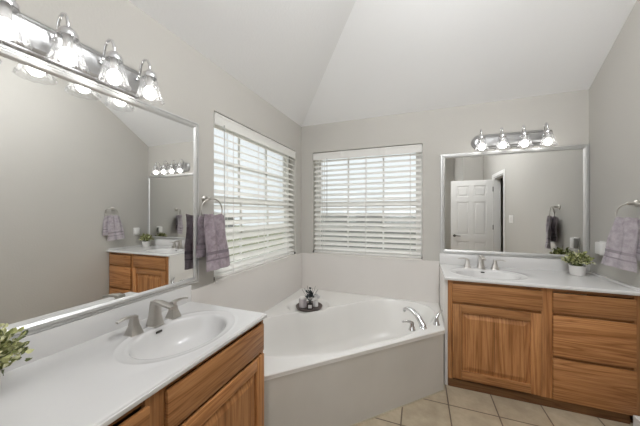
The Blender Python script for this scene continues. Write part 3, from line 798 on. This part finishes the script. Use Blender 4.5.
# ------------------------------------------------------------ plants
def foliage_bm(c, rx, rz, n, seed, size=.022):
    rnd = random.Random(seed); bm = new(); bs = new(); c = Vector(c)
    for k in range(n):
        th = rnd.uniform(0, 2 * PI); ph = math.acos(rnd.uniform(-.25, 1)); rr_ = rnd.uniform(.45, 1.0) * (1 + .18 * math.sin(5 * th + seed))
        p = c + Vector((rx * rr_ * math.sin(ph) * math.cos(th), rx * rr_ * math.sin(ph) * math.sin(th), rz * rr_ * math.cos(ph)))
        out = (p - c); out.z *= .6; out.normalize()
        d = (out + Vector((rnd.uniform(-.8, .8), rnd.uniform(-.8, .8), rnd.uniform(-.5, .8)))).normalized()
        s = d.cross(Vector((rnd.uniform(-1, 1), rnd.uniform(-1, 1), rnd.uniform(.2, 1)))).normalized(); nn = d.cross(s)
        L_ = size * rnd.uniform(.7, 1.25); w_ = L_ * .36
        a = bm.verts.new(p); tip = bm.verts.new(p + d * L_ - nn * L_ * .12)
        l1 = bm.verts.new(p + d * L_ * .35 + s * w_ + nn * w_ * .35); l2 = bm.verts.new(p + d * L_ * .72 + s * w_ * .8 + nn * w_ * .2)
        r1 = bm.verts.new(p + d * L_ * .35 - s * w_ + nn * w_ * .35); r2 = bm.verts.new(p + d * L_ * .72 - s * w_ * .8 + nn * w_ * .2)
        m1 = bm.verts.new(p + d * L_ * .55)
        for q in ((a, l1, m1), (l1, l2, m1), (l2, tip, m1), (tip, r2, m1), (r2, r1, m1), (r1, a, m1)): bm.faces.new(q)
        if k % 6 == 0:
            b0 = c + Vector((rnd.uniform(-.02, .02), rnd.uniform(-.02, .02), -rz * .9))
            tube(bs, [b0, (b0 + p) / 2 + Vector((0, 0, .012)), p], .0011, 5)
    return bm, bs
def plant(x, y, z, label, seed, rx=.088, rz=.068, pr=.052, ph=.078, n=620, size=.019):
    t = thing('potted_plant', label, 'potted plant', (x, y, z), 'small leafy plants in white pots')
    bm = new(); lathe(bm, [(pr * .82, .0005), (pr * .88, .004), (pr, ph * .94), (pr * 1.02, ph), (pr * .94, ph), (pr * .90, ph * .88)], (x, y, z), 36); obj('pot', bm, M['pot'], t, True)
    bm, bs = foliage_bm((x, y, z + ph + .035), rx, rz, n, seed, size)
    fo = obj('foliage', bm, M['leaf'], t); obj('stems', bs, M['stem'], t, True)
plant(2.515, 2.700, .8625, 'small variegated plant in a white pot on the right countertop by the mirror corner', 3, .078, .066)
plant(.150, .335, .8245, 'leafy variegated plant cut by the left picture edge on the foreground countertop', 11, .098, .082, n=760, size=.019)

# ------------------------------------------------------------ tray with its things on the tub corner seat
TX, TY, TZ = .322, 2.322, TD - .0295
bm = new(); lathe(bm, [(.060, .0), (.115, .001), (.124, .008), (.130, .022), (.127, .024), (.121, .012), (.112, .007), (.05, .0065)], (TX, TY, TZ), 48)
m = mat('pewter_tray', (.15, .12, .11), .38, .65); M['tray'] = m
solo('round_tray', bm, M['tray'], 'round dark metal tray on the corner seat of the bathtub', 'tray', (TX, TY, TZ), None, True)
TT = TZ + .007
def off(u, v):                                            # u to the camera's right, v away from it
    c_, s_ = math.cos(YAW), math.sin(YAW); return (TX + u * c_ - v * s_, TY + u * s_ + v * c_)
x, y = off(-.062, .0)
t = thing('candle_jar', 'pale lilac candle jar on the left of the round tray', 'candle', (x, y, TT))
bm = new(); lathe(bm, [(.034, .0005), (.037, .004), (.037, .082), (.0345, .084), (.0335, .07)], (x, y, TT), 28)
M['candle'] = mat('lilac_candle_glass', (.60, .545, .56), .25); obj('jar', bm, M['candle'], t, True)
bm = new(); lathe(bm, [(.038, .0845), (.038, .094), (.030, .099)], (x, y, TT), 28); obj('lid', bm, M['white'], t, True)
x, y = off(.010, -.045)
t = thing('reed_diffuser', 'dark square bottle with a white label and reeds standing at the tray front', 'diffuser', (x, y, TT))
M['bottle'] = mat('dark_brown_glass', (.035, .025, .022), .15)
R_ = Matrix.Rotation(YAW, 3, 'Z'); fr = lambda p: R_ @ Vector(p) + Vector((x, y, TT))
bm = new(); box(bm, -.028, .028, -.02, .02, .0008, .055, .006, fr); lb = obj('bottle', bm, M['bottle'], t, True)
bm = new(); box(bm, -.017, .017, -.0214, -.0202, .012, .044, 0, fr); obj('paper_label', bm, M['white'], t)
bm = new(); lathe(bm, [(.014, .055), (.012, .062), (.012, .075), (.014, .077)], (x, y, TT), 18); obj('bottle_neck', bm, M['black'], t, True)
rnd = random.Random(4)
M['reed'] = mat('dark_reed', (.03, .04, .042), .6)
for k in range(7):
    a = (k - 3) * .17; bm = new()
    tube(bm, [fr((0, 0, .06)), fr((math.sin(a) * .075, rnd.uniform(-.01, .01), .06 + .075 * math.cos(a))), fr((math.sin(a) * .155 , rnd.uniform(-.02, .02), .06 + .155 * math.cos(a) + rnd.uniform(-.015, .01)))], [.0018, .0018, .0014], 6)
    obj('reed', bm, M['reed'], t, True)
bm, bs = foliage_bm(fr((0, 0, .115)), .028, .065, 46, 8, .03); bs.free()
obj('dark_sprig', bm, M['reed'], t)
x, y = off(.062, .02)
t = thing('flower_jar', 'small white jar of pale blossoms on the right of the round tray', 'jar', (x, y, TT))
bm = new(); lathe(bm, [(.022, .0005), (.026, .004), (.027, .05), (.021, .058), (.021, .062), (.018, .062)], (x, y, TT), 24); obj('jar', bm, M['pot'], t, True)
bm, bs = foliage_bm((x, y, TT + .085), .030, .032, 60, 21, .02); bs.free()
M['blossom'] = mat('white_blossom', (.62, .62, .63), .6); obj('blossoms', bm, M['blossom'], t)

# ------------------------------------------------------------ outside the windows
bm = new(); box(bm, -30, 12, -12, 30, -.5, -.38); struct('ground', bm, M['grass'])
def fence(p0, p1, z1, label):
    p0, p1 = Vector(p0), Vector(p1); d = p1 - p0; Ln = d.length; d.normalize(); n_ = d.cross(Vector((0, 0, 1)))
    t = thing('wooden_fence', label, 'fence', p0)
    f = lambda p: p0 + d * p.x + n_ * p.y + Vector((0, 0, p.z)); rnd = random.Random(2)
    bm = new(); k = 0.
    while k < Ln:
        box(bm, k, k + .138, -.01, .01, .03, z1 - p0.z + rnd.uniform(-.01, .01), 0, f); k += .142
    obj('fence_boards', bm, M['fence'], t)
    bm = new()
    for z in (.3, 1.3): box(bm, 0, Ln, .0105, .05, z, z + .08, 0, f)
    obj('fence_rails', bm, M['fence'], t)
fence((-2.1, 7.2, -.38), (7, 7.2, -.38), 1.28, 'grey board fence outside the window facing the camera')
def house(x0, x1, y0, y1, h_, rh, ridge_y, label):
    t = thing('neighbour_house', label, 'house', ((x0 + x1) / 2, (y0 + y1) / 2, -.38))
    bm = new(); box(bm, x0, x1, y0, y1, -.38, h_); obj('house_wall', bm, M['siding'], t)
    bm = new(); o_ = .4
    if ridge_y: ls = [[(x0 - o_, y0 - o_, h_), (x1 + o_, y0 - o_, h_), ((x1 + x0) / 2, y0 - o_, h_ + rh)], [(x0 - o_, y1 + o_, h_), (x1 + o_, y1 + o_, h_), ((x1 + x0) / 2, y1 + o_, h_ + rh)]]
    else: ls = [[(x0 - o_, y0 - o_, h_), (x0 - o_, y1 + o_, h_), (x0 - o_, (y0 + y1) / 2, h_ + rh)], [(x1 + o_, y0 - o_, h_), (x1 + o_, y1 + o_, h_), (x1 + o_, (y0 + y1) / 2, h_ + rh)]]
    loops(bm, ls, True, True, True); obj('house_roof', bm, M['roof'], t)
house(-24, -15, 6, 20, .95, .9, True, 'low grey house beyond the lawn outside the window by the large mirror')
